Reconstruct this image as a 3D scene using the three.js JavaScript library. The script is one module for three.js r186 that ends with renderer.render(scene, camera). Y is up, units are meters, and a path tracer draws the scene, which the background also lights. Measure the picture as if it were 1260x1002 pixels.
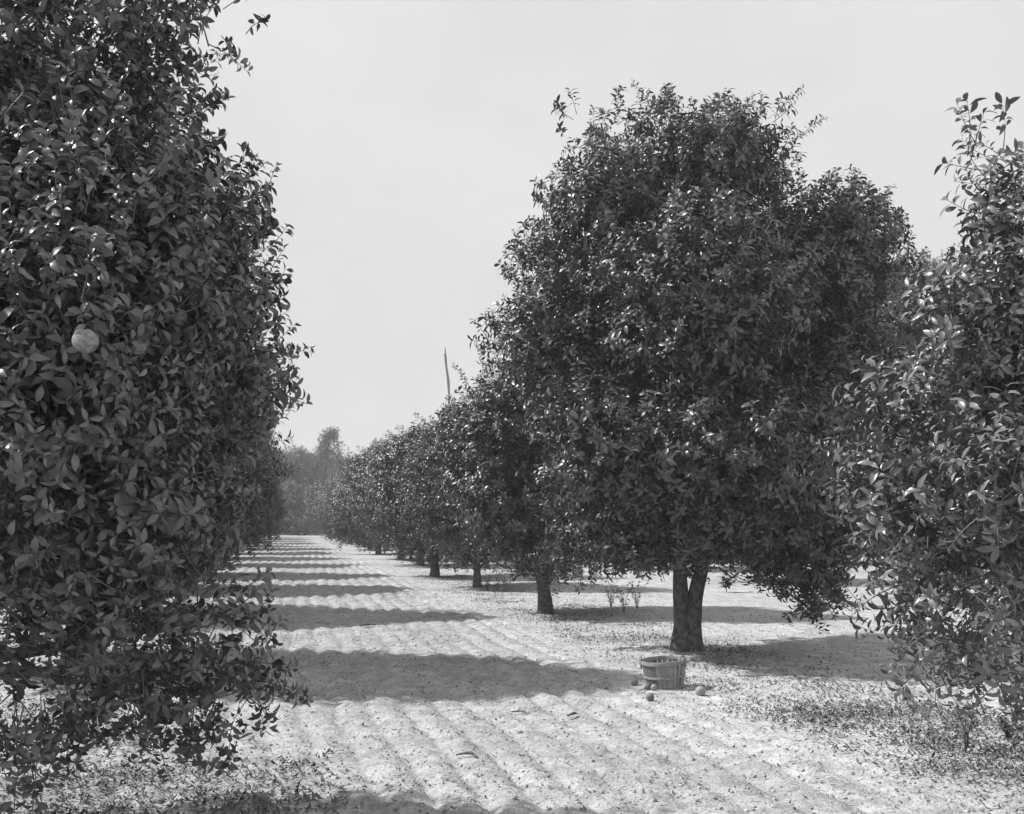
import * as THREE from 'three';
import { mergeGeometries, mergeVertices } from 'three/addons/utils/BufferGeometryUtils.js';
import { ImprovedNoise } from 'three/addons/math/ImprovedNoise.js';

// ---------------------------------------------------------------- camera, sky, sun, exposure
const W = 1260, H = 1002, F = 1351, HORIZON = 637, EYE = 1.65;   // photo size, focal length in photo pixels, horizon row, eye height
const scene = new THREE.Scene();
const camera = new THREE.PerspectiveCamera(2 * Math.atan(H / 2 / F) * 180 / Math.PI, W / H, 0.1, 3000);
camera.position.set(0, EYE, 0);
camera.setViewOffset(W, H, 0, H / 2 - HORIZON, W, H);            // rising front: verticals stay upright
const renderer = new THREE.WebGLRenderer({ antialias: true });
renderer.toneMapping = THREE.LinearToneMapping;
renderer.toneMappingExposure = 1.2;
renderer.shadowMap.enabled = true;

const perlin = new ImprovedNoise();
const noise = (x, y, z = 0) => perlin.noise(x, y, z);
const fbm = (x, y, z, n = 4) => { let s = 0, a = 0.5; for (let i = 0; i < n; i++) { s += a * noise(x, y, z); x *= 2.03; y *= 2.03; z *= 2.03; a *= 0.5; } return s; };
function rng(seed) { let a = seed >>> 0; return () => { a = (a + 0x6D2B79F5) | 0; let t = Math.imul(a ^ (a >>> 15), 1 | a); t = (t + Math.imul(t ^ (t >>> 7), 61 | t)) ^ t; return ((t ^ (t >>> 14)) >>> 0) / 4294967296; }; }

{ // pale, even, thinly veiled sky
  const w = 1024, h = 512, data = new Float32Array(w * h * 4);
  for (let j = 0; j < h; j++) for (let i = 0; i < w; i++) {
    const th = (j + 0.5) / h * Math.PI, ph = (i + 0.5) / w * Math.PI * 2;
    const x = Math.sin(th) * Math.cos(ph), y = Math.cos(th), z = Math.sin(th) * Math.sin(ph);
    const v = 0.64 + 0.09 * fbm(x * 3.1 + 4, y * 5 + 2, z * 3.1, 5) + 0.03 * fbm(x * 22, y * 22, z * 22 + 9, 3);
    const k = (j * w + i) * 4; data[k] = v; data[k + 1] = v; data[k + 2] = v; data[k + 3] = 1;
  }
  const t = new THREE.DataTexture(data, w, h, THREE.RGBAFormat, THREE.FloatType);
  t.mapping = THREE.EquirectangularReflectionMapping; t.magFilter = THREE.LinearFilter; t.minFilter = THREE.LinearFilter; t.needsUpdate = true;
  scene.background = t; scene.environment = t;
}
const sun = new THREE.DirectionalLight(0xffffff, 5.0);
{ const el = 47 * Math.PI / 180, a = [-0.982, -0.18]; // light comes across the alley, almost square to the line of sight
  sun.position.set(a[0] * Math.cos(el) * 60, Math.sin(el) * 60, a[1] * Math.cos(el) * 60 - 12); sun.target.position.set(0, 0, -12);
  sun.castShadow = true; sun.shadow.radius = 1.5; sun.shadow.mapSize.set(4096, 4096);
  Object.assign(sun.shadow.camera, { left: -40, right: 40, top: 40, bottom: -40, near: 1, far: 200 });
  scene.add(sun, sun.target); }
scene.fog = new THREE.FogExp2(0xe6e6e6, 0.0016);

// ---------------------------------------------------------------- helpers
const V = (x, y, z) => new THREE.Vector3(x, y, z);
const grey = (v) => new THREE.Color().setRGB(v, v, v);
const P = (px, py, d) => V((px - W / 2) / F * d, EYE - (py - HORIZON) / F * d, -d);   // the point that many metres ahead on a pixel's ray
const depthAt = (py) => EYE * F / (py - HORIZON);                                      // distance of a ground point from its picture row
const ROW = 0.222;                                                                     // the rows drift this far sideways per metre of depth
const RN = Math.hypot(1, ROW), rowU = (x, z) => (-x * ROW - z) / RN, rowV = (x, z) => (x - z * ROW) / RN;
const fromUV = (u, v) => [(v - u * ROW) / RN, -(u + v * ROW) / RN];
const counts = {};
function numbered(name) { const n = counts[name] = (counts[name] ?? -1) + 1; return n ? name + '_' + String(n).padStart(3, '0') : name; }
function shade(o) { o.traverse((c) => { if (c.isMesh) { c.castShadow = true; c.receiveShadow = true; } }); return o; }
function tag(o, label, category, group, kind) { o.userData = { label, category }; if (group) o.userData.group = group; if (kind) o.userData.kind = kind; return o; }
function thing(name, label, category, group) { const g = new THREE.Group(); g.name = numbered(name); scene.add(g); return tag(g, label, category, group); }
function part(name, geo, mat, parent) { const m = new THREE.Mesh(geo, mat); m.name = name; parent.add(m); return m; }

function texture(size, fn, srgb) { // tiling texture from fn(u, v) -> 0..1
  const d = new Uint8Array(size * size * 4);
  for (let j = 0; j < size; j++) for (let i = 0; i < size; i++) { const v = Math.max(0, Math.min(255, Math.round(fn(i / size, j / size) * 255))), k = (j * size + i) * 4; d[k] = d[k + 1] = d[k + 2] = v; d[k + 3] = 255; }
  const t = new THREE.DataTexture(d, size, size); t.wrapS = t.wrapT = THREE.RepeatWrapping; t.magFilter = THREE.LinearFilter; t.minFilter = THREE.LinearMipmapLinearFilter; t.generateMipmaps = true;
  if (srgb) t.colorSpace = THREE.SRGBColorSpace; t.needsUpdate = true; return t;
}
const tileN = (u, v, f, s) => { const a = u * Math.PI * 2, b = v * Math.PI * 2, k = f / (Math.PI * 2); return noise(Math.cos(a) * k + s, Math.sin(a) * k + s * 1.7, Math.cos(b) * k) * 0.6 + noise(Math.sin(b) * k + s, Math.cos(a) * k + 3.3, Math.sin(a) * k + s) * 0.6; };
const tilePer = (u, v, f, s) => { // value noise that repeats every f cells
  const x = u * f, y = v * f, xi = Math.floor(x), yi = Math.floor(y), fx = x - xi, fy = y - yi, h = (a, b) => { let n = ((a % f + f) % f) * 374761393 + ((b % f + f) % f) * 668265263 + s * 1274126177; n = Math.imul(n ^ (n >>> 13), 1274126177); return ((n ^ (n >>> 16)) >>> 0) / 4294967296; };
  const sx = fx * fx * (3 - 2 * fx), sy = fy * fy * (3 - 2 * fy);
  return (h(xi, yi) * (1 - sx) + h(xi + 1, yi) * sx) * (1 - sy) + (h(xi, yi + 1) * (1 - sx) + h(xi + 1, yi + 1) * sx) * sy;
};
const srgb = (l) => (l <= 0.0031308 ? l * 12.92 : 1.055 * Math.pow(l, 1 / 2.4) - 0.055);

// a swept, slightly uneven limb through points with radii
function limb(pts, radii, sides = 10, seed = 1, rough = 0.08) {
  const curve = new THREE.CatmullRomCurve3(pts), n = Math.max(6, pts.length * 5), pos = [], uv = [], idx = [];
  const fr = curve.computeFrenetFrames(n, false), len = curve.getLength();
  for (let i = 0; i <= n; i++) {
    const t = i / n, c = curve.getPoint(t), k = t * (radii.length - 1), a = Math.min(radii.length - 2, Math.floor(k)), r0 = radii[a] + (radii[a + 1] - radii[a]) * (k - a);
    for (let j = 0; j <= sides; j++) {
      const th = j / sides * Math.PI * 2, cx = Math.cos(th), cy = Math.sin(th);
      const r = r0 * (1 + rough * 2 * fbm(cx * 1.5 + seed, cy * 1.5, t * len * 3, 3));
      pos.push(c.x + r * (fr.normals[i].x * cx + fr.binormals[i].x * cy), c.y + r * (fr.normals[i].y * cx + fr.binormals[i].y * cy), c.z + r * (fr.normals[i].z * cx + fr.binormals[i].z * cy));
      uv.push(j / sides * 2 * Math.PI * radii[0], t * len);
    }
  }
  for (let i = 0; i < n; i++) for (let j = 0; j < sides; j++) { const a = i * (sides + 1) + j, b = a + sides + 1; idx.push(a, b, a + 1, a + 1, b, b + 1); }
  const g = new THREE.BufferGeometry(); g.setAttribute('position', new THREE.Float32BufferAttribute(pos, 3)); g.setAttribute('uv', new THREE.Float32BufferAttribute(uv, 2)); g.setIndex(idx); g.computeVertexNormals(); return g;
}

// ---------------------------------------------------------------- materials
const barkTone = texture(256, (u, v) => srgb(0.10 + 0.10 * (tilePer(u, v, 8, 1) - 0.5) + 0.10 * (tilePer(u, v * 0.25, 64, 2) - 0.5) + 0.05 * (tilePer(u, v, 48, 3) - 0.5)), true);
const barkBump = texture(256, (u, v) => 0.5 * tilePer(u, v * 0.25, 64, 2) + 0.3 * tilePer(u, v, 48, 3) + 0.2 * tilePer(u, v, 12, 7));
for (const t of [barkTone, barkBump]) t.repeat.set(2, 2);
const M = {
  bark: new THREE.MeshStandardMaterial({ map: barkTone, bumpMap: barkBump, bumpScale: 0.012, roughness: 0.95 }),
  leaf: new THREE.MeshStandardMaterial({ color: grey(1), vertexColors: true, roughness: 0.37, side: THREE.DoubleSide }),
  farLeaf: new THREE.MeshStandardMaterial({ color: grey(1), vertexColors: true, roughness: 0.6, side: THREE.DoubleSide }),
};

// ---------------------------------------------------------------- the ground: sand, harrowed in the alley
const ALLEY = [-1.7, 3.6];
const smooth = (a, b, x) => { const t = Math.max(0, Math.min(1, (x - a) / (b - a))); return t * t * (3 - 2 * t); };
function groundHeight(x, z) {
  const u = rowU(x, z), v = rowV(x, z), d = Math.max(1, Math.hypot(x, z));
  if (d > 130) return 0;
  const fade = 1 - smooth(60, 130, d);
  const w = v + 0.09 * noise(v * 0.7, u * 0.25, 3) + 0.035 * noise(v * 2, u * 1.3, 8);
  const inAlley = smooth(ALLEY[0] - 0.5, ALLEY[0] + 0.4, v) * (1 - smooth(ALLEY[1] - 0.7, ALLEY[1] + 0.5, v));
  const strength = 0.35 + 0.9 * Math.max(0, 0.5 + 0.9 * noise(v * 0.8 + 5, u * 0.22, 1));
  let h = inAlley * strength * 0.046 * (Math.pow(Math.abs(Math.sin(w * Math.PI / 0.3)), 0.65) - 0.6);
  h += 0.05 * noise(x * 0.35, z * 0.35, 2) + 0.022 * noise(x * 1.3, z * 1.3, 5);
  const lump = Math.max(0, noise(x * 5.5, z * 5.5, 7)) ; h += (0.014 + 0.012 * inAlley) * lump * lump * 2;
  if (d < 30) { h += 0.010 * noise(x * 9, z * 9, 4) + 0.007 * noise(x * 19, z * 19, 6); }
  return h * fade - 0.02;
}
{
  const us = [-700, -200, -60, -20, -8, -3, 0], vs = [];
  for (let u = 1; u < 6.5;) { us.push(u); u += 0.036; }
  for (let u = us[us.length - 1]; u < 120;) { u += 0.0056 * u; us.push(u); }
  us.push(140, 180, 260, 400, 700, 1400);
  for (const v of [-900, -400, -180, -90, -50, -30, -20, -14, -10, -7.5, -5.5]) vs.push(v);
  for (let v = -4.5; v < -2.5; v += 0.07) vs.push(v);
  for (let v = -2.5; v < 6.4; v += 0.032) vs.push(v);
  for (let v = 6.4; v < 12; v += 0.09) vs.push(v);
  for (const v of [12.5, 13.5, 15, 17, 20, 25, 32, 45, 70, 120, 250, 500, 900]) vs.push(v);
  const nu = us.length, nv = vs.length, pos = new Float32Array(nu * nv * 3), uv = new Float32Array(nu * nv * 2), col = new Float32Array(nu * nv * 3), idx = new Uint32Array((nu - 1) * (nv - 1) * 6);
  let k = 0;
  for (let i = 0; i < nu; i++) for (let j = 0; j < nv; j++, k++) {
    const [x, z] = fromUV(us[i], vs[j]); pos.set([x, groundHeight(x, z), z], k * 3); uv.set([x / 2.3, z / 2.3], k * 2);
    const near = Math.abs(x) + Math.abs(z) < 300 ? 1 : 0;
    const plough = smooth(ALLEY[0] - 0.8, ALLEY[0] + 0.3, vs[j]) * (1 - smooth(ALLEY[1] - 1.0, ALLEY[1] + 0.3, vs[j] + 0.8 * noise(x * 0.7, z * 0.7, 21)));   // turned soil is darker than the dry crust beside it
    const patch = 1 - 0.19 * near * plough + near * (0.24 * fbm(x * 0.5, z * 0.5, 11, 4) + 0.34 * fbm(x * 2.6, z * 2.6, 15, 4));
    col.set([patch, patch, patch], k * 3);
  }
  k = 0; for (let i = 0; i < nu - 1; i++) for (let j = 0; j < nv - 1; j++) { const a = i * nv + j, b = a + nv; idx.set([a, a + 1, b, a + 1, b + 1, b], k); k += 6; }
  const g = new THREE.BufferGeometry(); g.setAttribute('position', new THREE.BufferAttribute(pos, 3)); g.setAttribute('uv', new THREE.BufferAttribute(uv, 2)); g.setAttribute('color', new THREE.BufferAttribute(col, 3)); g.setIndex(new THREE.BufferAttribute(idx, 1)); g.computeVertexNormals();
  const tone = texture(1024, (u, v) => { let a = 0.41 + 0.16 * (tilePer(u, v, 24, 1) - 0.5) + 0.14 * (tilePer(u, v, 90, 2) - 0.5) + 0.16 * (tilePer(u, v, 300, 3) - 0.5); const s = tilePer(u, v, 150, 5); if (s > 0.84) a *= 0.5; if (tilePer(u, v, 230, 9) > 0.88) a *= 0.55; return srgb(Math.max(0.05, a)); }, true);
  const bump = texture(1024, (u, v) => 0.4 * tilePer(u, v, 60, 2) + 0.35 * tilePer(u, v, 150, 5) + 0.25 * tilePer(u, v, 320, 3));
  const m = new THREE.MeshStandardMaterial({ map: tone, bumpMap: bump, bumpScale: 0.016, vertexColors: true, roughness: 0.97 });
  const ground = part('ground', g, m, scene); ground.userData.kind = 'structure'; ground.receiveShadow = true; ground.castShadow = true;
}

// ---------------------------------------------------------------- leaves and leafy sprays
function leafGeometry(len, wid, bend, fold, tone, twist = 0) { // lies along +y, upper face towards +z, recurved
  const st = [[0, 0], [0.16, 0.55], [0.42, 1], [0.7, 0.8], [0.9, 0.34], [1, 0]], pos = [], idx = [], rows = [];
  for (const [t, w] of st) {
    const a = bend * t, y = bend ? Math.sin(a) / bend * len : t * len, z = bend ? -(1 - Math.cos(a)) / bend * len : 0, hw = w * wid / 2, tw = twist * t;
    if (!w) { rows.push([pos.length / 3]); pos.push(0, y, z); }
    else { rows.push([pos.length / 3, pos.length / 3 + 1, pos.length / 3 + 2]); for (const s of [-1, 0, 1]) pos.push(s * hw * Math.cos(tw), y, z + Math.abs(s) * hw * fold + s * hw * Math.sin(tw)); }
  }
  for (let i = 0; i < rows.length - 1; i++) { const a = rows[i], b = rows[i + 1];
    if (a.length === 1) idx.push(a[0], b[1], b[0], a[0], b[2], b[1]);
    else if (b.length === 1) idx.push(a[0], a[1], b[0], a[1], a[2], b[0]);
    else idx.push(a[0], a[1], b[0], a[1], b[1], b[0], a[1], a[2], b[1], a[2], b[2], b[1]); }
  const g = new THREE.BufferGeometry(); g.setAttribute('position', new THREE.Float32BufferAttribute(pos, 3)); g.setIndex(idx); g.computeVertexNormals();
  paint(g, tone); return g;
}
function paint(g, tone) { const n = g.attributes.position.count, c = new Float32Array(n * 3).fill(tone); g.setAttribute('color', new THREE.BufferAttribute(c, 3)); if (g.attributes.uv) g.deleteAttribute('uv'); return g; }
function sprayKit(seed, { leaves = 12, len = 0.2, leaf = 0.092, wide = 0.34, base = 0.105 } = {}) { // leaf geometries placed round a short twig that grows along +y
  const R = rng(seed), geos = [], bow = (R() - 0.5) * 0.5, at = (t) => V(bow * len * t * t, len * t, 0.2 * bow * len * t * t);
  let phi = R() * 6.28;
  for (let i = 0; i < leaves; i++) {
    const t = 0.12 + 0.88 * Math.pow((i + 0.6) / leaves, 0.85), open = (1.4 - 0.55 * t) + (R() - 0.5) * 0.8;
    phi += 2.4 + (R() - 0.5) * 0.6;
    const L = leaf * (0.6 + R() * 0.7) * (1 - 0.25 * Math.abs(t - 0.55)), tone = base * (0.5 + 0.8 * R()) * (R() < 0.1 ? 1.6 : 1);
    const g = leafGeometry(L, L * (wide + R() * 0.11), 0.5 + R() * 1.25, 0.15 + R() * 0.4, tone, (R() - 0.5) * 1.0);
    g.translate(0, 0.008, 0);
    // turn: leaf axis tilts from +y by `open`, upper face looks along the twig
    const m = new THREE.Matrix4().makeRotationY(phi).multiply(new THREE.Matrix4().makeRotationX(-open)).multiply(new THREE.Matrix4().makeRotationY((R() + R() - 1) * 1.5)), p = at(t);
    g.applyMatrix4(m.setPosition(p)); geos.push(g);
  }
  const twig = paint(limb([at(-0.35), at(0.3), at(1)], [0.0042, 0.003, 0.0012], 4, seed, 0), 0.09);
  const spray = mergeGeometries([...geos, twig]);
  return { spray, geos, twig };
}
const kits = [sprayKit(11), sprayKit(23, { len: 0.24, leaves: 12 }), sprayKit(37), sprayKit(51, { base: 0.17, len: 0.23, leaf: 0.1, wide: 0.3 })];
const farKits = [71, 83].map((s) => sprayKit(s, { leaves: 9 }));

// ---------------------------------------------------------------- trees
const outside = (lobes, p, k, skip) => !lobes.some((l, i) => i !== skip && ((p.x - l.c.x) / (l.r.x * k)) ** 2 + ((p.y - l.c.y) / (l.r.y * k)) ** 2 + ((p.z - l.c.z) / (l.r.z * k)) ** 2 < 1);
// spray placements for a crown made of overlapping lobes: uneven clumps of sprays over the outer shell, a thinner layer inside
function crownSprays(lobesIn, { seed, density = 24, clump = 0.34, scale = 1, inner = 0.3, droop = 0.5, floor = 0.15, ragged = 0.22, shoots = 0.05 }) {
  const R = rng(seed), gauss = () => (R() + R() + R() - 1.5) / 0.87, out = [], inset = 0.12 + 0.42 * clump;
  const shrink = (v) => Math.max(v * 0.45, v - inset), lobes = lobesIn.map((l) => ({ c: l.c, r: V(shrink(l.r.x), shrink(l.r.y), shrink(l.r.z)), dense: l.dense }));
  const dir = () => { const z = R() * 2 - 1, a = R() * 6.283, s = Math.sqrt(1 - z * z); return V(s * Math.cos(a), z, s * Math.sin(a)); };
  lobes.forEach((l, li) => {
    const area = 4 * Math.PI * Math.pow((Math.pow(l.r.x * l.r.y, 1.6) + Math.pow(l.r.x * l.r.z, 1.6) + Math.pow(l.r.y * l.r.z, 1.6)) / 3, 1 / 1.6);
    const nClumps = Math.max(3, Math.round(area * (l.dense ?? 1) / (clump * clump * 0.62)));
    for (let c = 0; c < nClumps; c++) {
      const isIn = R() < inner, n = dir(), k = isIn ? 0.4 + 0.4 * R() : 1 + ragged * (noise(n.x * 1.9 + seed, n.y * 1.9, n.z * 1.9) * 1.5 + gauss() * 0.5);
      const C = V(l.c.x + n.x * l.r.x * k, l.c.y + n.y * l.r.y * k, l.c.z + n.z * l.r.z * k);
      if (!outside(lobes, C, isIn ? 0.45 : 0.8, li)) continue;
      const o = V(n.x / l.r.x, n.y / l.r.y, n.z / l.r.z).normalize();
      const cr = clump * (0.55 + 0.75 * R()), m = Math.round(density * cr * cr * 4.4 * ((l.dense ?? 1) < 0.65 ? 0.45 : 1) / (scale * scale));
      const add = (p, ax, s) => { if (p.y > floor + 0.12 * R()) out.push({ p, ax, s: scale * s, roll: R() * 6.283, tone: 0.85 + 0.3 * R() }); };
      for (let i = 0; i < m; i++) {
        const q = dir(), rr = cr * Math.pow(R(), 0.4), p = C.clone().addScaledVector(q, rr).addScaledVector(o, -0.2 * rr);
        const low = smooth(2.6, 0.7, p.y) * droop;
        add(p, o.clone().multiplyScalar(0.22).addScaledVector(q, 0.4).add(V(gauss() * 0.5, 0.42 - 1.2 * low + gauss() * 0.4, gauss() * 0.5)).normalize(), 0.72 + 0.5 * R());
      }
      if (!isIn && R() < shoots * 4 && n.y > -0.2) { // a long shoot that stands out of the outline
        const ax = o.clone().add(V(gauss() * 0.3, 0.5 + 0.3 * gauss(), gauss() * 0.3)).normalize(), len = cr * (1.0 + 0.9 * R());
        for (let t = 0.55; t < 1; t += 0.14 * scale / len) add(C.clone().addScaledVector(ax, len * t), ax.clone().add(V(gauss() * 0.25, gauss() * 0.25, gauss() * 0.25)).normalize(), 0.7 + 0.3 * R());
      }
    }
  });
  return out;
}
const _q = new THREE.Quaternion(), _q2 = new THREE.Quaternion(), _up = V(0, 1, 0);
const sprayMatrix = (s, m) => { _q.setFromUnitVectors(_up, s.ax); _q2.setFromAxisAngle(_up, s.roll); return m.compose(s.p, _q.multiply(_q2), V(s.s, s.s, s.s)); };
function crownMesh(sprays, kit, mat, parent, name = 'crown') {
  const im = new THREE.InstancedMesh(kit.spray, mat, sprays.length), m = new THREE.Matrix4(), c = new THREE.Color();
  sprays.forEach((s, i) => { im.setMatrixAt(i, sprayMatrix(s, m)); im.setColorAt(i, c.setRGB(s.tone, s.tone, s.tone)); });
  im.name = name; im.userData.kind = 'stuff'; parent.add(im); return im;
}
// the sprays that show largest from the path become single leaves and a twig each
function singleLeaves(tree, sprays, kit, wanted = 24) {
  const seen = new Map(), base = tree.position;
  sprays.forEach((s, i) => {
    const x = s.p.x + base.x, y = s.p.y + base.y + s.s * 0.05, d = -(s.p.z + base.z); if (d < 1) return;
    const px = W / 2 + x / d * F, py = HORIZON - (y - EYE) / d * F; if (px < 8 || px > W - 8 || py < 8 || py > H - 8) return;
    const k = Math.floor(px / 34) + ',' + Math.floor(py / 34), o = seen.get(k); if (!o || o.d > d) seen.set(k, { d, i });
  });
  const pick = [...seen.values()].sort((a, b) => a.d - b.d).slice(0, wanted), taken = new Set(pick.map((p) => p.i)), m = new THREE.Matrix4();
  for (const { i } of pick) {
    const s = sprays[i]; sprayMatrix(s, m);
    const mat = M.leaf;
    for (const g of kit.geos) { const l = part('leaf', g, mat, tree); m.decompose(l.position, l.quaternion, l.scale); }
    const t = part('twig', kit.twig, mat, tree); m.decompose(t.position, t.quaternion, t.scale);
  }
  return sprays.filter((_, i) => !taken.has(i));
}
// boughs from the trunk's top to points inside the crown
function boughs(tree, starts, lobes, n, r, seed) {
  const R = rng(seed);
  for (let i = 0; i < n; i++) {
    const l = lobes[i % lobes.length], s = starts[i % starts.length], a = R() * 6.28;
    const e = V(l.c.x + Math.cos(a) * l.r.x * 0.7 * R(), l.c.y + (R() - 0.2) * l.r.y * 0.7, l.c.z + Math.sin(a) * l.r.z * 0.7 * R());
    const mid = s.clone().lerp(e, 0.5).add(V((R() - 0.5) * 0.3, 0.15 * R(), (R() - 0.5) * 0.3));
    part('branch', limb([s, mid, e], [r * (0.7 + 0.3 * R()), r * 0.5, r * 0.15], 7, seed + i), M.bark, tree);
  }
}
const L = (x, y, z, rx, ry, rz, dense) => ({ c: V(x, y, z), r: V(rx, ry ?? rx, rz ?? rx), dense });

// --- the big tree with a forked trunk, beside the basket
const basePoint = (px, py) => { const d = depthAt(py), p = P(px, py, d); p.y = groundHeight(p.x, p.z) - 0.01; return p; };
function bigTree() {
  const t = thing('orange_tree', 'tallest orange tree, with forked trunk, standing behind the slatted basket', 'tree', 'orange trees');
  t.position.copy(basePoint(845, 800));
  const d0 = -t.position.z, Q = (px, py, dd, r, ry, rz, dense) => { const p = P(px, py, d0 + dd).sub(t.position); return L(p.x, p.y, p.z, r, ry ?? r, rz ?? r, dense); };
  const lobes = [
    Q(872, 230, 0.0, 0.98, 1.05), Q(915, 175, 0.2, 0.52, 0.52), Q(735, 160, 0.1, 0.36, 0.32, 0.36, 0.6), Q(820, 165, 0, 0.5, 0.48, 0.5, 0.8), Q(760, 270, -0.2, 0.95, 0.85), Q(700, 255, 0.3, 0.4, 0.4),
    Q(705, 420, -0.4, 0.98, 0.9), Q(665, 330, 0.3, 0.45, 0.45), Q(860, 380, -1.0, 1.25, 1.2), Q(985, 330, 0.1, 0.85, 1.05), Q(1052, 320, 0.3, 0.66, 0.95), Q(1050, 470, 0, 0.75, 0.95),
    Q(760, 540, -1.1, 0.95, 0.85), Q(890, 560, -1.4, 1.05, 0.8), Q(990, 570, -0.9, 0.85, 0.9), Q(735, 610, 0.2, 0.75, 0.7), Q(855, 600, 0.9, 1.2, 0.75), Q(980, 620, 0.6, 0.85, 0.75),
    Q(1000, 700, -0.4, 0.42, 0.6, 0.42, 2), Q(955, 660, -0.6, 0.55, 0.42, 0.5, 1.6), Q(1030, 640, -0.3, 0.5, 0.5, 0.5, 1.3), L(0.1, 1.75, 0.2, 1.5, 0.75, 1.4, 1.6), L(0.2, 2.4, 0.3, 1.2, 0.9, 1.0, 1.2), Q(860, 420, 1.3, 1.5, 1.6), Q(960, 450, 1.2, 1.1, 1.3), Q(715, 680, 0.3, 0.4, 0.32), Q(780, 670, -0.6, 0.45, 0.3),
  ];
  const kit = kits[0], stem = (pts, rr, s) => limb(pts, rr, 14, s, 0.10);
  // trunk: two stems leaning apart from one flared foot
  part('trunk', mergeGeometries([
    stem([V(-0.03, -0.06, 0), V(-0.045, 0.3, 0), V(-0.08, 0.75, 0.02), V(-0.09, 1.15, 0.02), V(-0.07, 1.7, 0), V(-0.15, 2.5, -0.1), V(-0.1, 3.8, 0)], [0.19, 0.125, 0.09, 0.08, 0.08, 0.07, 0.03], 3),
    stem([V(0.05, -0.06, 0.02), V(0.06, 0.3, 0.02), V(0.10, 0.68, 0.03), V(0.18, 1.02, 0.05), V(0.30, 1.4, 0.05), V(0.65, 2.1, 0.1), V(0.8, 3.2, 0.1)], [0.17, 0.12, 0.095, 0.085, 0.085, 0.07, 0.03], 9),
  ]), M.bark, t);
  boughs(t, [V(-0.08, 1.4, 0), V(0.4, 1.5, 0.05), V(-0.13, 2.3, 0), V(0.6, 2, 0.08)], lobes, 18, 0.07, 5);
  let sp = crownSprays(lobes, { seed: 101, density: 27, clump: 0.4, floor: 0.35, inner: 0.24 });
  sp = singleLeaves(t, sp, kit, 24); crownMesh(sp, kit, M.leaf, t); return t;
}
bigTree();

// --- the near tree across the alley, its skirt hanging almost to the ground
function skirtTree() {
  const t = thing('orange_tree', 'broad leafy orange tree bearing one pale fruit, skirt of leaves hanging to the sand', 'tree', 'orange trees');
  t.position.set(-3.12, 0, -5.2); t.position.y = groundHeight(-3.12, -5.2) - 0.01;
  const Q = (px, py, d, r, ry, rz, dense) => { const p = P(px, py, d * 0.93).sub(t.position); return L(p.x, p.y, p.z, r, ry ?? r, rz ?? r, dense); };
  const lobes = [
    L(0, 2.6, 0, 1.75, 1.2, 1.65), L(-0.1, 3.3, 0.2, 1.4, 1.2, 1.2), L(-0.25, 3.9, 0.4, 0.85, 0.7, 0.75), 
    Q(225, 310, 5.6, 0.34, 0.4), Q(270, 255, 5.4, 0.16, 0.16), Q(170, 190, 5.3, 0.4, 0.4), Q(215, 25, 5.0, 0.22, 0.2), Q(140, 20, 5.0, 0.42, 0.3), Q(255, 440, 5.6, 0.4, 0.5), Q(185, 600, 5.2, 0.4, 0.45),
    Q(90, 430, 4.3, 0.5, 0.6), Q(60, 250, 4.5, 0.5, 0.5), Q(190, 330, 4.7, 0.45, 0.5), Q(60, 600, 4.4, 0.5, 0.5), Q(150, 640, 4.5, 0.45, 0.45),
    Q(225, 770, 5.0, 0.26, 0.26, 0.26, 0.6), Q(170, 790, 4.8, 0.3, 0.26, 0.3, 0.4), Q(80, 770, 4.6, 0.34, 0.28, 0.34, 0.4), Q(110, 860, 4.8, 0.26, 0.18, 0.26, 0.35), Q(40, 830, 4.4, 0.2, 0.24, 0.2, 0.7), Q(195, 870, 5.0, 0.22, 0.12, 0.22, 0.6), Q(262, 835, 5.1, 0.1, 0.1, 0.1, 0.9),
  ];
  const kit = kits[1];
  part('trunk', limb([V(0, -0.06, 0), V(0.02, 0.4, 0), V(-0.05, 1.0, 0.03), V(0.05, 2.2, 0), V(0, 4.2, 0)], [0.24, 0.17, 0.14, 0.11, 0.03], 14, 21), M.bark, t);
  boughs(t, [V(-0.03, 0.9, 0), V(0, 1.4, 0), V(0.05, 2.0, 0)], lobes, 23, 0.055, 9);
  let sp = crownSprays(lobes, { seed: 202, density: 33, clump: 0.29, floor: 0.34, ragged: 0.15, scale: 0.7 });
  sp = singleLeaves(t, sp, kit, 25); crownMesh(sp, kit, M.leaf, t);
  const f = new THREE.IcosahedronGeometry(0.041, 5); const c = f.attributes.position; for (let i = 0; i < c.count; i++) { const k = 1 + 0.012 * noise(c.getX(i) * 150, c.getY(i) * 150, c.getZ(i) * 150); c.setXYZ(i, c.getX(i) * k, c.getY(i) * k * 0.95, c.getZ(i) * k); }
  const fruit = part('fruit', f, new THREE.MeshStandardMaterial({ map: texture(256, (u, v) => srgb(0.2 + 0.22 * (tilePer(u, v, 9, 3) - 0.5) + 0.16 * (tilePer(u, v, 26, 4) - 0.5)), true), roughness: 0.6, bumpMap: barkBump, bumpScale: 0.003 }), t); fruit.position.copy(P(105, 420, 3.5).sub(t.position));
  return t;
}
skirtTree();

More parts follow.
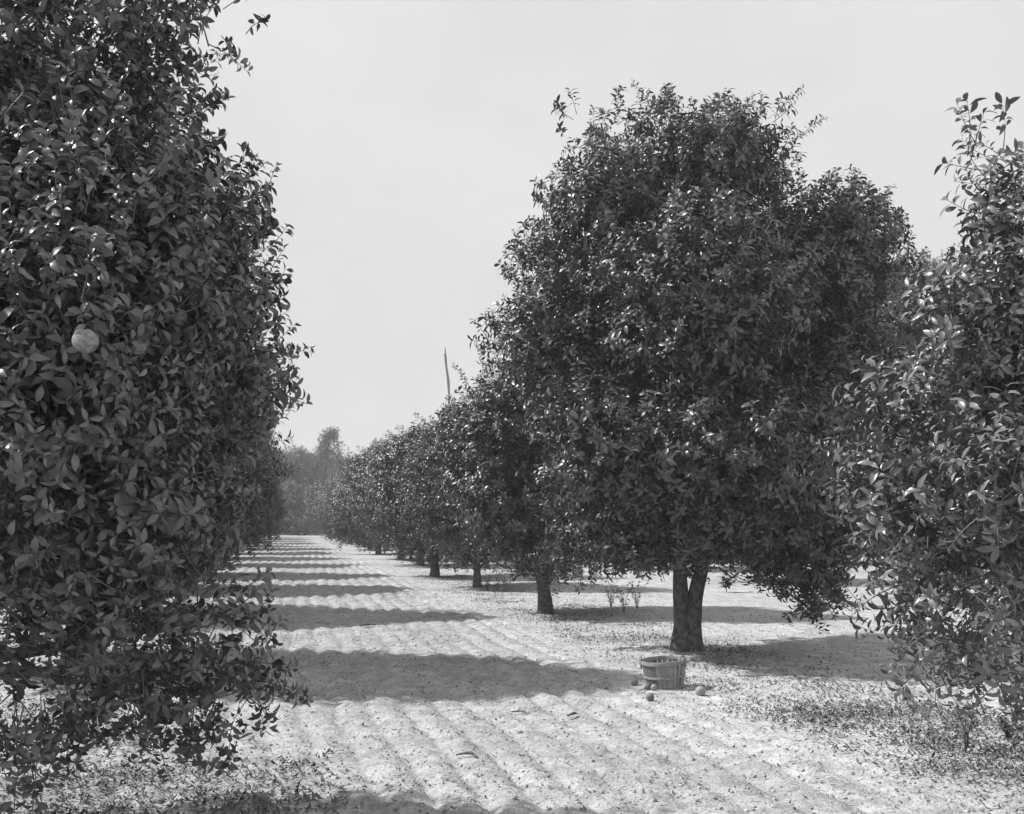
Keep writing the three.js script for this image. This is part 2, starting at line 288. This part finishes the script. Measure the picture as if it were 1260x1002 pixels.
// --- its neighbour beyond
function neighbourTree() {
  const t = thing('orange_tree', 'tall full orange tree with a leafy tuft jutting over the alley, beyond the fruiting tree', 'tree', 'orange trees');
  t.position.set(-4.87, 0, -12.3); t.position.y = groundHeight(-4.87, -12.3) - 0.01;
  const Q = (px, py, d, r, ry, rz, dense) => { const p = P(px, py, d).sub(t.position); return L(p.x, p.y, p.z, r, ry ?? r, rz ?? r, dense); };
  const lobes = [L(0, 1.7, 0, 1.72, 1.15, 1.8), L(0, 3.0, 0, 1.85, 1.4, 1.85), L(-0.1, 4.4, 0, 1.45, 1.3, 1.45), L(-0.2, 5.6, 0, 0.9, 1.0, 0.9),
    Q(300, 500, 11.6, 0.42, 0.4), Q(325, 520, 12.0, 0.24, 0.22), Q(300, 440, 12.2, 0.32, 0.4), Q(290, 360, 12.3, 0.34, 0.4), Q(280, 300, 12.3, 0.35, 0.35), Q(230, 630, 12.0, 0.6, 0.5), Q(235, 675, 11.8, 0.36, 0.3)];
  const kit = kits[2];
  part('trunk', limb([V(0, -0.06, 0), V(0.02, 0.4, 0), V(0.05, 1.0, 0.03), V(-0.05, 2.2, 0), V(0, 4.2, 0)], [0.22, 0.15, 0.13, 0.10, 0.03], 12, 31), M.bark, t);
  boughs(t, [V(0.03, 0.9, 0), V(0, 1.6, 0)], lobes, 11, 0.055, 12);
  let sp = crownSprays(lobes, { seed: 303, density: 25, clump: 0.34, floor: 0.3, ragged: 0.16 });
  sp = singleLeaves(t, sp, kit, 24); crownMesh(sp, kit, M.leaf, t); return t;
}
neighbourTree();

// --- the sunlit tree before the big one in the same row
function sunnyTree() {
  const t = thing('orange_tree', 'narrow sunlit orange tree with low drooping sprays above a weedy litter strip', 'tree', 'orange trees');
  t.position.set(3.5, 0, -7.0); t.position.y = groundHeight(3.5, -7) - 0.01;
  const Q = (px, py, d, r, ry, rz, dense) => { const p = P(px, py, d).sub(t.position); return L(p.x, p.y, p.z, r, ry ?? r, rz ?? r, dense); };
  const lobes = [L(0, 1.9, 0, 1.1, 1.05, 1.1), L(0.05, 3.0, 0, 0.85, 0.9, 0.85), L(0.22, 3.45, 0, 0.5, 0.55, 0.5), L(0.5, 2.2, 0.1, 1.2, 1.1, 1.2), L(0.35, 0.95, 0.2, 0.8, 0.5, 0.8, 0.6),
    Q(1085, 585, 6.6, 0.26, 0.18), Q(1050, 580, 6.5, 0.10, 0.08), Q(1140, 520, 6.2, 0.35, 0.3), Q(1140, 640, 6.2, 0.34, 0.3), Q(1110, 690, 6.3, 0.22, 0.22), Q(1190, 740, 5.9, 0.3, 0.3), Q(1160, 790, 6.1, 0.17, 0.18), Q(1225, 800, 5.8, 0.22, 0.24),
    Q(1235, 200, 6.8, 0.14, 0.16, 0.2, 0.5), Q(1245, 270, 6.7, 0.2, 0.3), Q(1215, 400, 6.5, 0.3, 0.4), Q(1170, 440, 6.5, 0.26, 0.3), Q(1240, 600, 5.7, 0.4, 0.4)];
  const kit = kits[3];
  part('trunk', limb([V(0, -0.06, 0), V(0.02, 0.4, 0), V(0.05, 1.0, 0.03), V(0.08, 2.2, 0), V(0.1, 3.6, 0)], [0.2, 0.13, 0.11, 0.08, 0.03], 12, 41), M.bark, t);
  boughs(t, [V(0.04, 0.8, 0), V(0.06, 1.6, 0)], lobes, 17, 0.045, 15);
  let sp = crownSprays(lobes, { seed: 404, density: 36, clump: 0.24, floor: 0.4, ragged: 0.14, scale: 0.88 });
  sp = singleLeaves(t, sp, kit, 25); crownMesh(sp, kit, M.leaf, t); return t;
}
sunnyTree();

// --- rounded middle-sized trees: two built, the rest of the rows are copies
function roundTree(name, label, group, { h, r, skirt, seed, kit, density, scale, trunkR, lean = 0, fork = false }) {
  const t = thing(name, label, 'tree', group), R = rng(seed), lobes = [];
  lobes.push(L(0, skirt + (h - skirt) * 0.36, 0, r * 0.82, (h - skirt) * 0.36, r * 0.82), L(0, skirt + (h - skirt) * 0.62, 0, r * 0.66, (h - skirt) * 0.34, r * 0.66));
  for (let i = 0; i < 13; i++) { const a = i * 2.4 + R(), y = 0.2 + 0.62 * ((i * 0.618) % 1), w = r * (0.92 - 0.62 * Math.max(0, y - 0.3)) * 0.68, s = r * (0.3 + 0.14 * R()); lobes.push(L(Math.cos(a) * w, skirt + (h - skirt) * y, Math.sin(a) * w, s, s * (0.9 + 0.3 * R()), s)); }
  lobes.push(L(0.1 * r, h - r * 0.3, 0, r * 0.28, r * 0.32, r * 0.28));
  const g = [limb([V(0, -0.06, 0), V(lean * 0.25, 0.35, 0), V(lean * 0.8, 0.9, 0.02), V(lean * 1.2, h * 0.45, 0), V(lean, h * 0.7, 0)], [trunkR * 1.5, trunkR, trunkR * 0.85, trunkR * 0.6, 0.03], 10, seed)];
  if (fork) g.push(limb([V(lean * 0.4, 0.45, 0), V(0.16, 0.8, 0), V(0.45, 1.4, 0.1), V(0.6, 2.2, 0.1)], [trunkR * 0.7, trunkR * 0.6, trunkR * 0.5, 0.03], 9, seed + 2));
  part('trunk', mergeGeometries(g), M.bark, t);
  boughs(t, [V(lean * 0.8, 0.9, 0), V(lean, h * 0.4, 0)], lobes, 8, trunkR * 0.4, seed + 3);
  crownMesh(crownSprays(lobes, { seed, density, clump: 0.36 * Math.sqrt(scale), scale, floor: skirt - 0.1, ragged: 0.17 }), kit, M.leaf, t);
  return t;
}
function put(t, px, py, turn = 0, s = 1) { t.position.copy(basePoint(px, py)); t.rotation.y = turn; t.scale.setScalar(s); return t; }
function copyTree(src, label, group, x, z, turn, sx = 1, sy = sx) {
  const c = src.clone(); c.name = numbered('orange_tree'); scene.add(c); c.userData = { label, category: 'tree', group };
  c.position.set(x, groundHeight(x, z) - 0.01, z); c.rotation.y = turn; c.scale.set(sx, sy, sx); return c;
}
const second = put(roundTree('orange_tree', 'orange tree with stout leaning trunk, next beyond the forked tree in its row', 'orange trees', { h: 4.7, r: 2.05, skirt: 0.75, seed: 501, kit: kits[0], density: 27, scale: 1.05, trunkR: 0.115, lean: -0.14, fork: true }), 672, 752, 0.2);
const third = put(roundTree('orange_tree', 'rounded orange tree with thin straight trunk and weeds round its foot', 'orange trees', { h: 4.4, r: 2.0, skirt: 0.6, seed: 612, kit: kits[1], density: 27, scale: 1.15, trunkR: 0.085 }), 587, 722, 0);
const fourth = put(roundTree('orange_tree', 'low-skirted orange tree, third beyond the forked tree in its row', 'orange trees', { h: 4.3, r: 2.05, skirt: 0.5, seed: 733, kit: farKits[0], density: 30, scale: 1.4, trunkR: 0.11 }), 535, 709, 0);
const rowTree = roundTree('orange_tree', 'small rounded orange tree far along the row of the forked tree', 'far trees of the forked tree row', { h: 4.5, r: 2.2, skirt: 0.4, seed: 854, kit: farKits[1], density: 30, scale: 1.5, trunkR: 0.11 });
{
  const R = rng(77), label = rowTree.userData.label, group = rowTree.userData.group;
  let first = true;
  for (let d = 37.5; d < 94; d += 6.2) {
    const x = -5.57 - ROW * (d - 48.5) + (R() - 0.5) * 0.5, z = -d + (R() - 0.5) * 0.8;
    if (first) { rowTree.position.set(x, groundHeight(x, z) - 0.01, z); rowTree.userData.label = 'rounded orange tree fourth beyond the forked tree in its row'; first = false; continue; }
    copyTree(R() < 0.5 ? fourth : rowTree, label, group, x, z, R() * 6.28, 0.92 + 0.2 * R(), 0.9 + 0.22 * R());
  }
  // the row that faces it across the alley
  const lg = 'far trees facing the forked tree row', ll = 'small far low-skirted orange tree in the row facing the forked tree';
  for (let d = 19; d < 92; d += 6.4) {
    const x = -7.6 - ROW * (d - 25.5) + (R() - 0.5) * 0.4, z = -d + (R() - 0.5) * 0.5;
    copyTree(d < 27 ? third : R() < 0.5 ? fourth : rowTree, d < 22 ? 'rounded orange tree first beyond the tufted tall tree in its row' : d < 28 ? 'rounded orange tree second beyond the tufted tall tree in its row' : ll, lg, x, z, R() * 6.28, 1.08 + 0.12 * R(), 1.02 + 0.16 * R());
  }
  // rows behind the forked tree's row
  const bl = 'orange tree in the rows seen through the gap under the big crown', bg = 'trees of the rows behind the forked tree';
  copyTree(second, 'orange tree whose top shows between the big crown and the narrow sunlit tree', bg, 7.9, -22, 1.2, 1.25, 1.5);
  copyTree(third, 'orange tree with dark trunk seen under the big crown beyond the hanging tuft', bg, 6.4, -28.6, 0.4, 1.1, 1.1);
  for (const [k, d] of [[1, 35.4], [1, 42], [1, 48.4], [1, 55], [1, 61], [2, 33], [2, 39.5], [2, 46], [2, 52.5], [2, 59], [3, 44], [3, 50.5], [3, 57]]) {
    const x = 2.16 - ROW * (d - 13.7) + 7.35 * k + (R() - 0.5) * 0.5; copyTree(R() < 0.5 ? fourth : rowTree, bl, bg, x, -d, R() * 6.28, 1 + 0.15 * R(), 0.95 + 0.2 * R());
  }
}

// --- the wood that closes the alley, and the bare pole of a dead pine
function woodTree(label, px, d, h, r, seed, trunkH) {
  const t = thing('forest_tree', label, 'tree', 'trees of the far wood'), R = rng(seed), lobes = [];
  t.position.copy(P(px, HORIZON, d)); t.position.y = 0;
  for (let i = 0; i < 9; i++) { const a = i * 2.4 + R(), y = trunkH + (h - trunkH) * (0.12 + 0.75 * ((i * 0.618) % 1)), w = r * (0.75 - 0.45 * (y / h)); const s = r * (0.36 + 0.16 * R()); lobes.push(L(Math.cos(a) * w, y, Math.sin(a) * w, s, s * 0.9, s)); }
  lobes.push(L(0, h * 0.6, 0, r * 0.6, h * 0.3, r * 0.6));
  part('trunk', limb([V(0, -0.1, 0), V(0.1, h * 0.3, 0), V(-0.1, h * 0.6, 0), V(0, h * 0.85, 0)], [0.3, 0.22, 0.15, 0.04], 8, seed), M.bark, t);
  crownMesh(crownSprays(lobes, { seed, density: 24, clump: 0.9, scale: 3, floor: 0.3, ragged: 0.25 }), farKits[seed % 2], M.farLeaf, t);
  return t;
}
[[318, 128, 9.6, 4.2], [352, 118, 9.0, 4.0], [385, 124, 8.8, 4.2], [335, 108, 5.2, 3.2], [362, 104, 4.6, 2.8], [420, 120, 8.0, 4], [300, 112, 7.5, 4], [450, 126, 8.4, 4.4], [485, 122, 8.2, 4.2], [270, 118, 8.5, 4.2]].forEach(([px, d, h, r], i) =>
  woodTree(h < 6 ? 'low pale bushy tree closing off the end of the sandy alley' : 'hazy broadleaf tree in the wood beyond the end of the alley', px, d, h, r, 900 + i, h < 6 ? 0.3 : 1));
function pine(label, px, d, top, seed, spread) {
  const t = thing('pine_tree', label, 'tree'), R = rng(seed), lobes = [];
  t.position.copy(P(px, HORIZON, d)); t.position.y = 0;
  for (let i = 0; i < 11; i++) { const a = i * 2.4 + R(), k = i / 10, y = top * (0.72 + 0.26 * k), w = spread * (1 - 0.75 * k) * (0.4 + 0.6 * R()); lobes.push(L(Math.cos(a) * w, y, Math.sin(a) * w, 0.5 + 0.35 * R(), 0.32 + 0.2 * R(), 0.5 + 0.3 * R())); }
  const trunk = part('trunk', limb([V(0, -0.1, 0), V(0.15, top * 0.35, 0), V(-0.1, top * 0.7, 0), V(0, top * 0.97, 0)], [0.24, 0.2, 0.13, 0.03], 8, seed), M.bark, t);
  lobes.forEach((l, i) => part('branch', limb([V(0, l.c.y - 0.6, 0), V(l.c.x * 0.5, l.c.y - 0.3, l.c.z * 0.5), l.c.clone()], [0.05, 0.04, 0.02], 5, seed + i), M.bark, t));
  crownMesh(crownSprays(lobes, { seed, density: 26, clump: 0.45, scale: 2.0, floor: 1, ragged: 0.3, inner: 0.1 }), farKits[0], M.farLeaf, t);
}
pine('tall thin-crowned pine rising above the wood at the end of the alley', 405, 116, 10.8, 951, 1.7);
pine('sparse-topped pine showing over the far orange trees beside the dead trunk', 466, 122, 9.9, 967, 2.2);
{
  const t = thing('dead_pine', 'bare crooked dead trunk standing alone against the sky', 'dead tree'), d = 108;
  t.position.copy(P(553, HORIZON, d)); t.position.y = 0;
  const q = (px, py) => P(px, py, d).sub(t.position);
  part('trunk', limb([V(0, -0.1, 0), q(553.5, 560), q(553, 505), q(551.6, 470), q(549.3, 452), q(548.2, 440), q(547.6, 427)], [0.12, 0.08, 0.07, 0.14, 0.10, 0.12, 0.02], 8, 3), M.bark, t);
  part('broken_branch', limb([q(549.5, 448), q(547.6, 446), q(546.4, 446.5)], [0.06, 0.04, 0.02], 5, 4), M.bark, t);
  part('broken_branch', limb([q(548.2, 438), q(546.5, 437), q(545.5, 436)], [0.06, 0.04, 0.02], 5, 5), M.bark, t);
}

// ---------------------------------------------------------------- the slatted basket
{
  const b = thing('basket', 'slatted wooden bushel basket with two bent handles, tilted on the sand', 'basket'), R = rng(31);
  b.position.copy(basePoint(819, 841)); b.position.y += 0.012; b.rotation.set(0.02, 0, 0.075);
  const h = 0.285, rt = 0.222, rb = 0.172, N = 26;
  const rad = (t) => rb + (rt - rb) * Math.pow(t, 0.72), woodTone = texture(256, (u, v) => srgb(0.26 + 0.12 * (tilePer(u, v * 0.1, 64, 1) - 0.5) + 0.1 * (tilePer(u, v, 10, 4) - 0.5)), true);
  const woods = [0.6, 0.8, 1, 1.2].map((k) => new THREE.MeshStandardMaterial({ color: grey(Math.min(1, k * 0.82)), map: woodTone, roughness: 0.85 })), hoopM = new THREE.MeshStandardMaterial({ color: grey(1), map: woodTone, roughness: 0.8 });
  const slat = (() => { // one stave: thin curved strip from bottom to rim
    const pos = [], uv = [], idx = [], n = 6, th = 0.004;
    for (let i = 0; i <= n; i++) { const t = i / n, r = rad(t), hw = Math.PI * r / N * 0.88; for (const [s, o] of [[-1, 0], [1, 0], [1, -th], [-1, -th]]) { pos.push(s * hw, 0.004 + h * t, r + o); uv.push((s + 1) * 0.02, t * 0.3); } }
    for (let i = 0; i < n; i++) for (let k = 0; k < 4; k++) { const a = i * 4 + k, c = i * 4 + (k + 1) % 4; idx.push(a, c, a + 4, c, c + 4, a + 4); }
    idx.push(0, 2, 1, 0, 3, 2); const e = n * 4; idx.push(e, e + 1, e + 2, e, e + 2, e + 3);
    let g = new THREE.BufferGeometry(); g.setAttribute('position', new THREE.Float32BufferAttribute(pos, 3)); g.setAttribute('uv', new THREE.Float32BufferAttribute(uv, 2)); g.setIndex(idx); g = g.toNonIndexed(); g.computeVertexNormals(); return g;
  })();
  for (let i = 0; i < N; i++) { const s = part('slat', slat, woods[Math.floor(R() * 4)], b); s.rotation.y = i / N * Math.PI * 2 + 0.06; s.scale.y = 1 - 0.02 * R(); }
  const hoop = (name, y, r, hh, th) => { const pts = [[r, y], [r + th, y + 0.002], [r + th, y + hh - 0.002], [r, y + hh], [r, y]].map(([a, c]) => new THREE.Vector2(a, c)); return part(name, new THREE.LatheGeometry(pts, 48), hoopM, b); };
  const rim = hoop('rim_hoop', h - 0.036, rad(0.94) + 0.003, 0.04, 0.007); rim.rotation.z = 0.0;
  hoop('inner_hoop', h - 0.03, rad(0.9) - 0.014, 0.034, 0.006);
  hoop('middle_hoop', h * 0.40, rad(0.46) + 0.001, 0.026, 0.006);
  hoop('foot_hoop', 0.006, rad(0.05) + 0.001, 0.018, 0.005);
  const base = part('base_board', new THREE.CylinderGeometry(rb - 0.006, rb - 0.006, 0.01, 32), woods[1], b); base.position.y = 0.012;
  for (const a of [0.8, -1.72]) { // bent-wood handles over the rim
    const p = []; for (let i = 0; i <= 14; i++) { const t = i / 14 * Math.PI, s = Math.cos(t), up = Math.sin(t); p.push(V(s * 0.052, h - 0.075 + 0.122 * Math.pow(up, 0.6), rt + 0.003)); }
    const hd = part('handle', new THREE.TubeGeometry(new THREE.CatmullRomCurve3(p), 28, 0.011, 7), hoopM, b); hd.rotation.y = a;
  }
}
// fruit lying round it
{
  const R = rng(44), M1 = [0.22, 0.28, 0.16].map((v) => new THREE.MeshStandardMaterial({ color: grey(v), roughness: 0.5, bumpMap: barkBump, bumpScale: 0.002 }));
  const label = ['orange lying on the sand against the foot of the basket', 'small orange half hidden beside the basket foot', 'dark orange lying alone on the sand in front of the basket', 'largest lumpy orange on the sand beside the basket, near the litter', 'orange on the sand between the furrows and the basket'];
  [[805, 845, 0.036, 0], [797, 843, 0.032, 2], [800, 859, 0.04, 2], [862, 851, 0.05, 1], [781, 838, 0.036, 0], [879, 801, 0.0, 0]].slice(0, 5).forEach(([px, py, r, k], i) => {
    const g = new THREE.IcosahedronGeometry(r, 4), a = g.attributes.position; for (let j = 0; j < a.count; j++) { const v = V(a.getX(j), a.getY(j), a.getZ(j)), s = 1 + 0.05 * noise(v.x * 30 + i, v.y * 30, v.z * 30); a.setXYZ(j, v.x * s, v.y * s * 0.92, v.z * s); } g.computeVertexNormals();
    const o = part(numbered('orange_fruit'), g, M1[k], scene), p = basePoint(px, py); o.position.set(p.x, groundHeight(p.x, p.z) + r * 0.78, p.z); o.rotation.set(R() * 3, R() * 3, 0); tag(o, label[i], 'fruit', 'oranges on the ground');
  });
}

// ---------------------------------------------------------------- weeds, sprouts, sticks
function sprout(name, label, category, px, py, height, stems, seed, leafLen, tone, group) {
  const t = thing(name, label, category, group), R = rng(seed); t.position.copy(basePoint(px, py));
  const mats = [0.8, 1].map((k) => new THREE.MeshStandardMaterial({ color: grey(k), vertexColors: true, roughness: 0.5, side: THREE.DoubleSide }));
  for (let s = 0; s < stems; s++) {
    const a = R() * 6.28, lean = 0.25 + 0.6 * R(), hh = height * (0.5 + 0.5 * R()), top = V(Math.cos(a) * lean * hh, hh, Math.sin(a) * lean * hh), mid = V(top.x * 0.25 + (R() - 0.5) * 0.12 * hh, hh * 0.55, top.z * 0.25 + (R() - 0.5) * 0.12 * hh);
    const curve = new THREE.CatmullRomCurve3([V(0, -0.02, 0), mid, top]);
    part('stem', paint(limb([V(0, -0.02, 0), mid, top], [0.004, 0.003, 0.001], 5, seed + s, 0), tone * 0.9), mats[0], t);
    const n = 6 + Math.floor(R() * 5);
    for (let i = 0; i < n; i++) {
      const g = leafGeometry(leafLen * (0.6 + 0.6 * R()), leafLen * 0.4, 0.4 + 0.9 * R(), 0.25, tone * (0.8 + 0.4 * R()), (R() - 0.5));
      const l = part('leaf', g, mats[1], t); l.position.copy(curve.getPoint(0.22 + 0.78 * (i + 0.5 * R() + 0.5) / n)); l.rotation.set(-0.6 - 1.0 * R(), i * 2.4 + a, 0, 'YXZ');
    }
  }
}
sprout('citrus_sprout', 'little sprout with a few pale sunlit leaves standing alone on the sand', 'sprout', 1098, 838, 0.3, 2, 5, 0.11, 0.2);
sprout('weed_plant', 'spindly dark weed with thin stems under the narrow sunlit tree', 'weed', 1188, 925, 0.42, 4, 7, 0.075, 0.06);
sprout('weed_plant', 'short dark weed in the litter behind the spindly weed', 'weed', 1240, 905, 0.22, 6, 17, 0.07, 0.06);
sprout('weed_plant', 'dark leafy tuft standing on the sand behind the forked trunk', 'weed', 894, 729, 0.55, 7, 27, 0.22, 0.05);
[[600, 726], [612, 727], [622, 728]].forEach(([x, y], i) => sprout('weed_plant', 'wispy weed beside the thin straight trunk', 'weed', x, y, 0.7, 7, 37 + i, 0.1, 0.12, 'weeds by the thin trunk'));
[[752, 745], [768, 752], [784, 748]].forEach(([x, y], i) => sprout('weed_plant', 'wispy weed between the leaning trunk and the forked trunk', 'weed', x, y, 0.65, 8, 57 + i, 0.09, 0.13, 'weeds between two trunks'));
[[455, 771, 0.35, 0.3], [303, 905, 0.22, 1.2], [640, 873, 0.2, 2.2], [705, 880, 0.12, 0.6], [575, 935, 0.16, 2.6]].forEach(([px, py, len, a], i) => {
  const p = basePoint(px, py), o = part(numbered('stick'), limb([V(-len / 2, 0, 0), V(-len * 0.1, 0.02, 0.02), V(len / 2, 0.005, -0.02)], [0.008, 0.012, 0.005], 6, i), M.bark, scene);
  o.position.set(p.x, groundHeight(p.x, p.z) + 0.012, p.z); o.rotation.y = a; tag(o, ['dark forked stick lying in the shaded furrows far up the alley', 'short twig on the bright furrows near the hanging leaves', 'short dark stick on the furrows', 'small chip of wood on the open sand', 'short dark stick on the furrows'][i], 'stick', i === 2 || i === 4 ? 'sticks on the furrows' : undefined);
});

// ---------------------------------------------------------------- litter and clods strewn over the sand
function strewn(name, label, category, geo, mat, n, seed, place) {
  const R = rng(seed), im = new THREE.InstancedMesh(geo, mat, n), m = new THREE.Matrix4(), q = new THREE.Quaternion(), e = new THREE.Euler(), c = new THREE.Color();
  let k = 0, guard = 0;
  while (k < n && guard++ < n * 60) {
    const r = place(R); if (!r) continue; const [x, z, s, flat] = r;
    q.setFromEuler(e.set((R() - 0.5) * flat, R() * 6.283, (R() - 0.5) * flat)); const t = 0.55 + 0.7 * R();
    im.setMatrixAt(k, m.compose(V(x, groundHeight(x, z) + s * 0.006, z), q, V(s, s, s))); im.setColorAt(k, c.setRGB(t, t, t)); k++;
  }
  im.count = k; im.name = name; scene.add(im); tag(im, label, category, undefined, 'stuff');
}
const anywhere = (R, d0, d1, v0, v1) => { const u = d0 * Math.pow(d1 / d0, R()), v = v0 + (v1 - v0) * R(); return [...fromUV(u, v), u, v]; };
const strip = (v) => Math.max(Math.exp(-(((v - 5.0) / 1.0) ** 4)), Math.exp(-(((v + 2.3) / 1.7) ** 4)));
{
  const dry = leafGeometry(0.062, 0.026, 1.0, 0.5, 0.09, 0.6); dry.rotateX(Math.PI / 2); dry.translate(0, 0.012, -0.035);
  strewn(numbered('fallen_leaves'), 'dry dark leaves littering the strips under the trees', 'leaf litter', dry, M.farLeaf, 34000, 3, (R) => {
    const [x, z, u, v] = anywhere(R, 3.5, 32, -4.5, 8); const w = strip(v + (u < 8 ? -0.6 * smooth(8, 6.5, u) * (v < 1 ? 1 : 0) : 0)) * (0.5 + 1.3 * noise(x * 0.9, z * 0.9, 2)) - 0.05; return R() < Math.max(w, 0.012) ? [x, z, 0.3 + 0.5 * R(), 0.4] : null; });
  for (const [label, n, seed, u0, u1, v0, v1] of [['thick dry leaf litter beneath the hanging skirt of the fruiting tree', 5500, 71, 5.4, 7.9, -3.2, 0.6], ['leaf litter mat on the sand beneath the narrow sunlit tree', 2600, 73, 6.2, 9.6, 3.8, 6.4]])
    strewn(numbered('fallen_leaves'), label, 'leaf litter', dry, M.farLeaf, n, seed, (R) => { const [x, z, u, v] = anywhere(R, u0, u1, v0, v1), f = Math.min((u - u0) / 0.9 + 0.5, (u1 - u) / 0.9, (v - v0) / 0.7, (v1 - v) / 0.7); return R() < f * (0.55 + 1.2 * noise(x * 1.3, z * 1.3, seed)) ? [x, z, 0.35 + 0.65 * R(), 0.4] : null; });
  const clod = new THREE.IcosahedronGeometry(1, 2), a = clod.attributes.position; for (let i = 0; i < a.count; i++) { const v = V(a.getX(i), a.getY(i), a.getZ(i)), k = 1 + 0.5 * fbm(v.x * 1.4 + 4, v.y * 1.4, v.z * 1.4, 3); a.setXYZ(i, v.x * k, v.y * k * 0.5, v.z * k); }
  const cg = mergeVertices(paint((clod.deleteAttribute('normal'), clod), 0.4)); cg.computeVertexNormals(); cg.scale(0.02, 0.02, 0.02);
  const cm = new THREE.MeshStandardMaterial({ color: grey(1), vertexColors: true, roughness: 1 });
  strewn('sand_clods', 'small crumbling clods of sand strewn over the harrowed ground', 'clods', cg, cm, 16000, 8, (R) => { const [x, z, u, v] = anywhere(R, 4, 40, -3, 8); const w = 0.25 + 0.8 * Math.max(0, noise(x * 1.1, z * 1.1, 9) + 0.2); return R() < w ? [x, z, 0.15 + 0.65 * R() ** 4, 3] : null; });
}
{
  const chip = paint(new THREE.TetrahedronGeometry(0.010, 0), 0.2); chip.scale(1.6, 0.5, 0.8);
  strewn('litter', 'tiny dark chips and crumbs of litter scattered over the sand', 'litter', chip, M.farLeaf, 34000, 12, (R) => { const [x, z, u, v] = anywhere(R, 4, 45, -4, 8.5); const w = 0.12 + 0.5 * strip(v) + 0.7 * Math.max(0, noise(x * 0.8, z * 0.8, 4)); return R() < w ? [x, z, 0.4 + 1.3 * R() ** 2, 1.2] : null; });
}
shade(scene);
renderer.render(scene, camera);
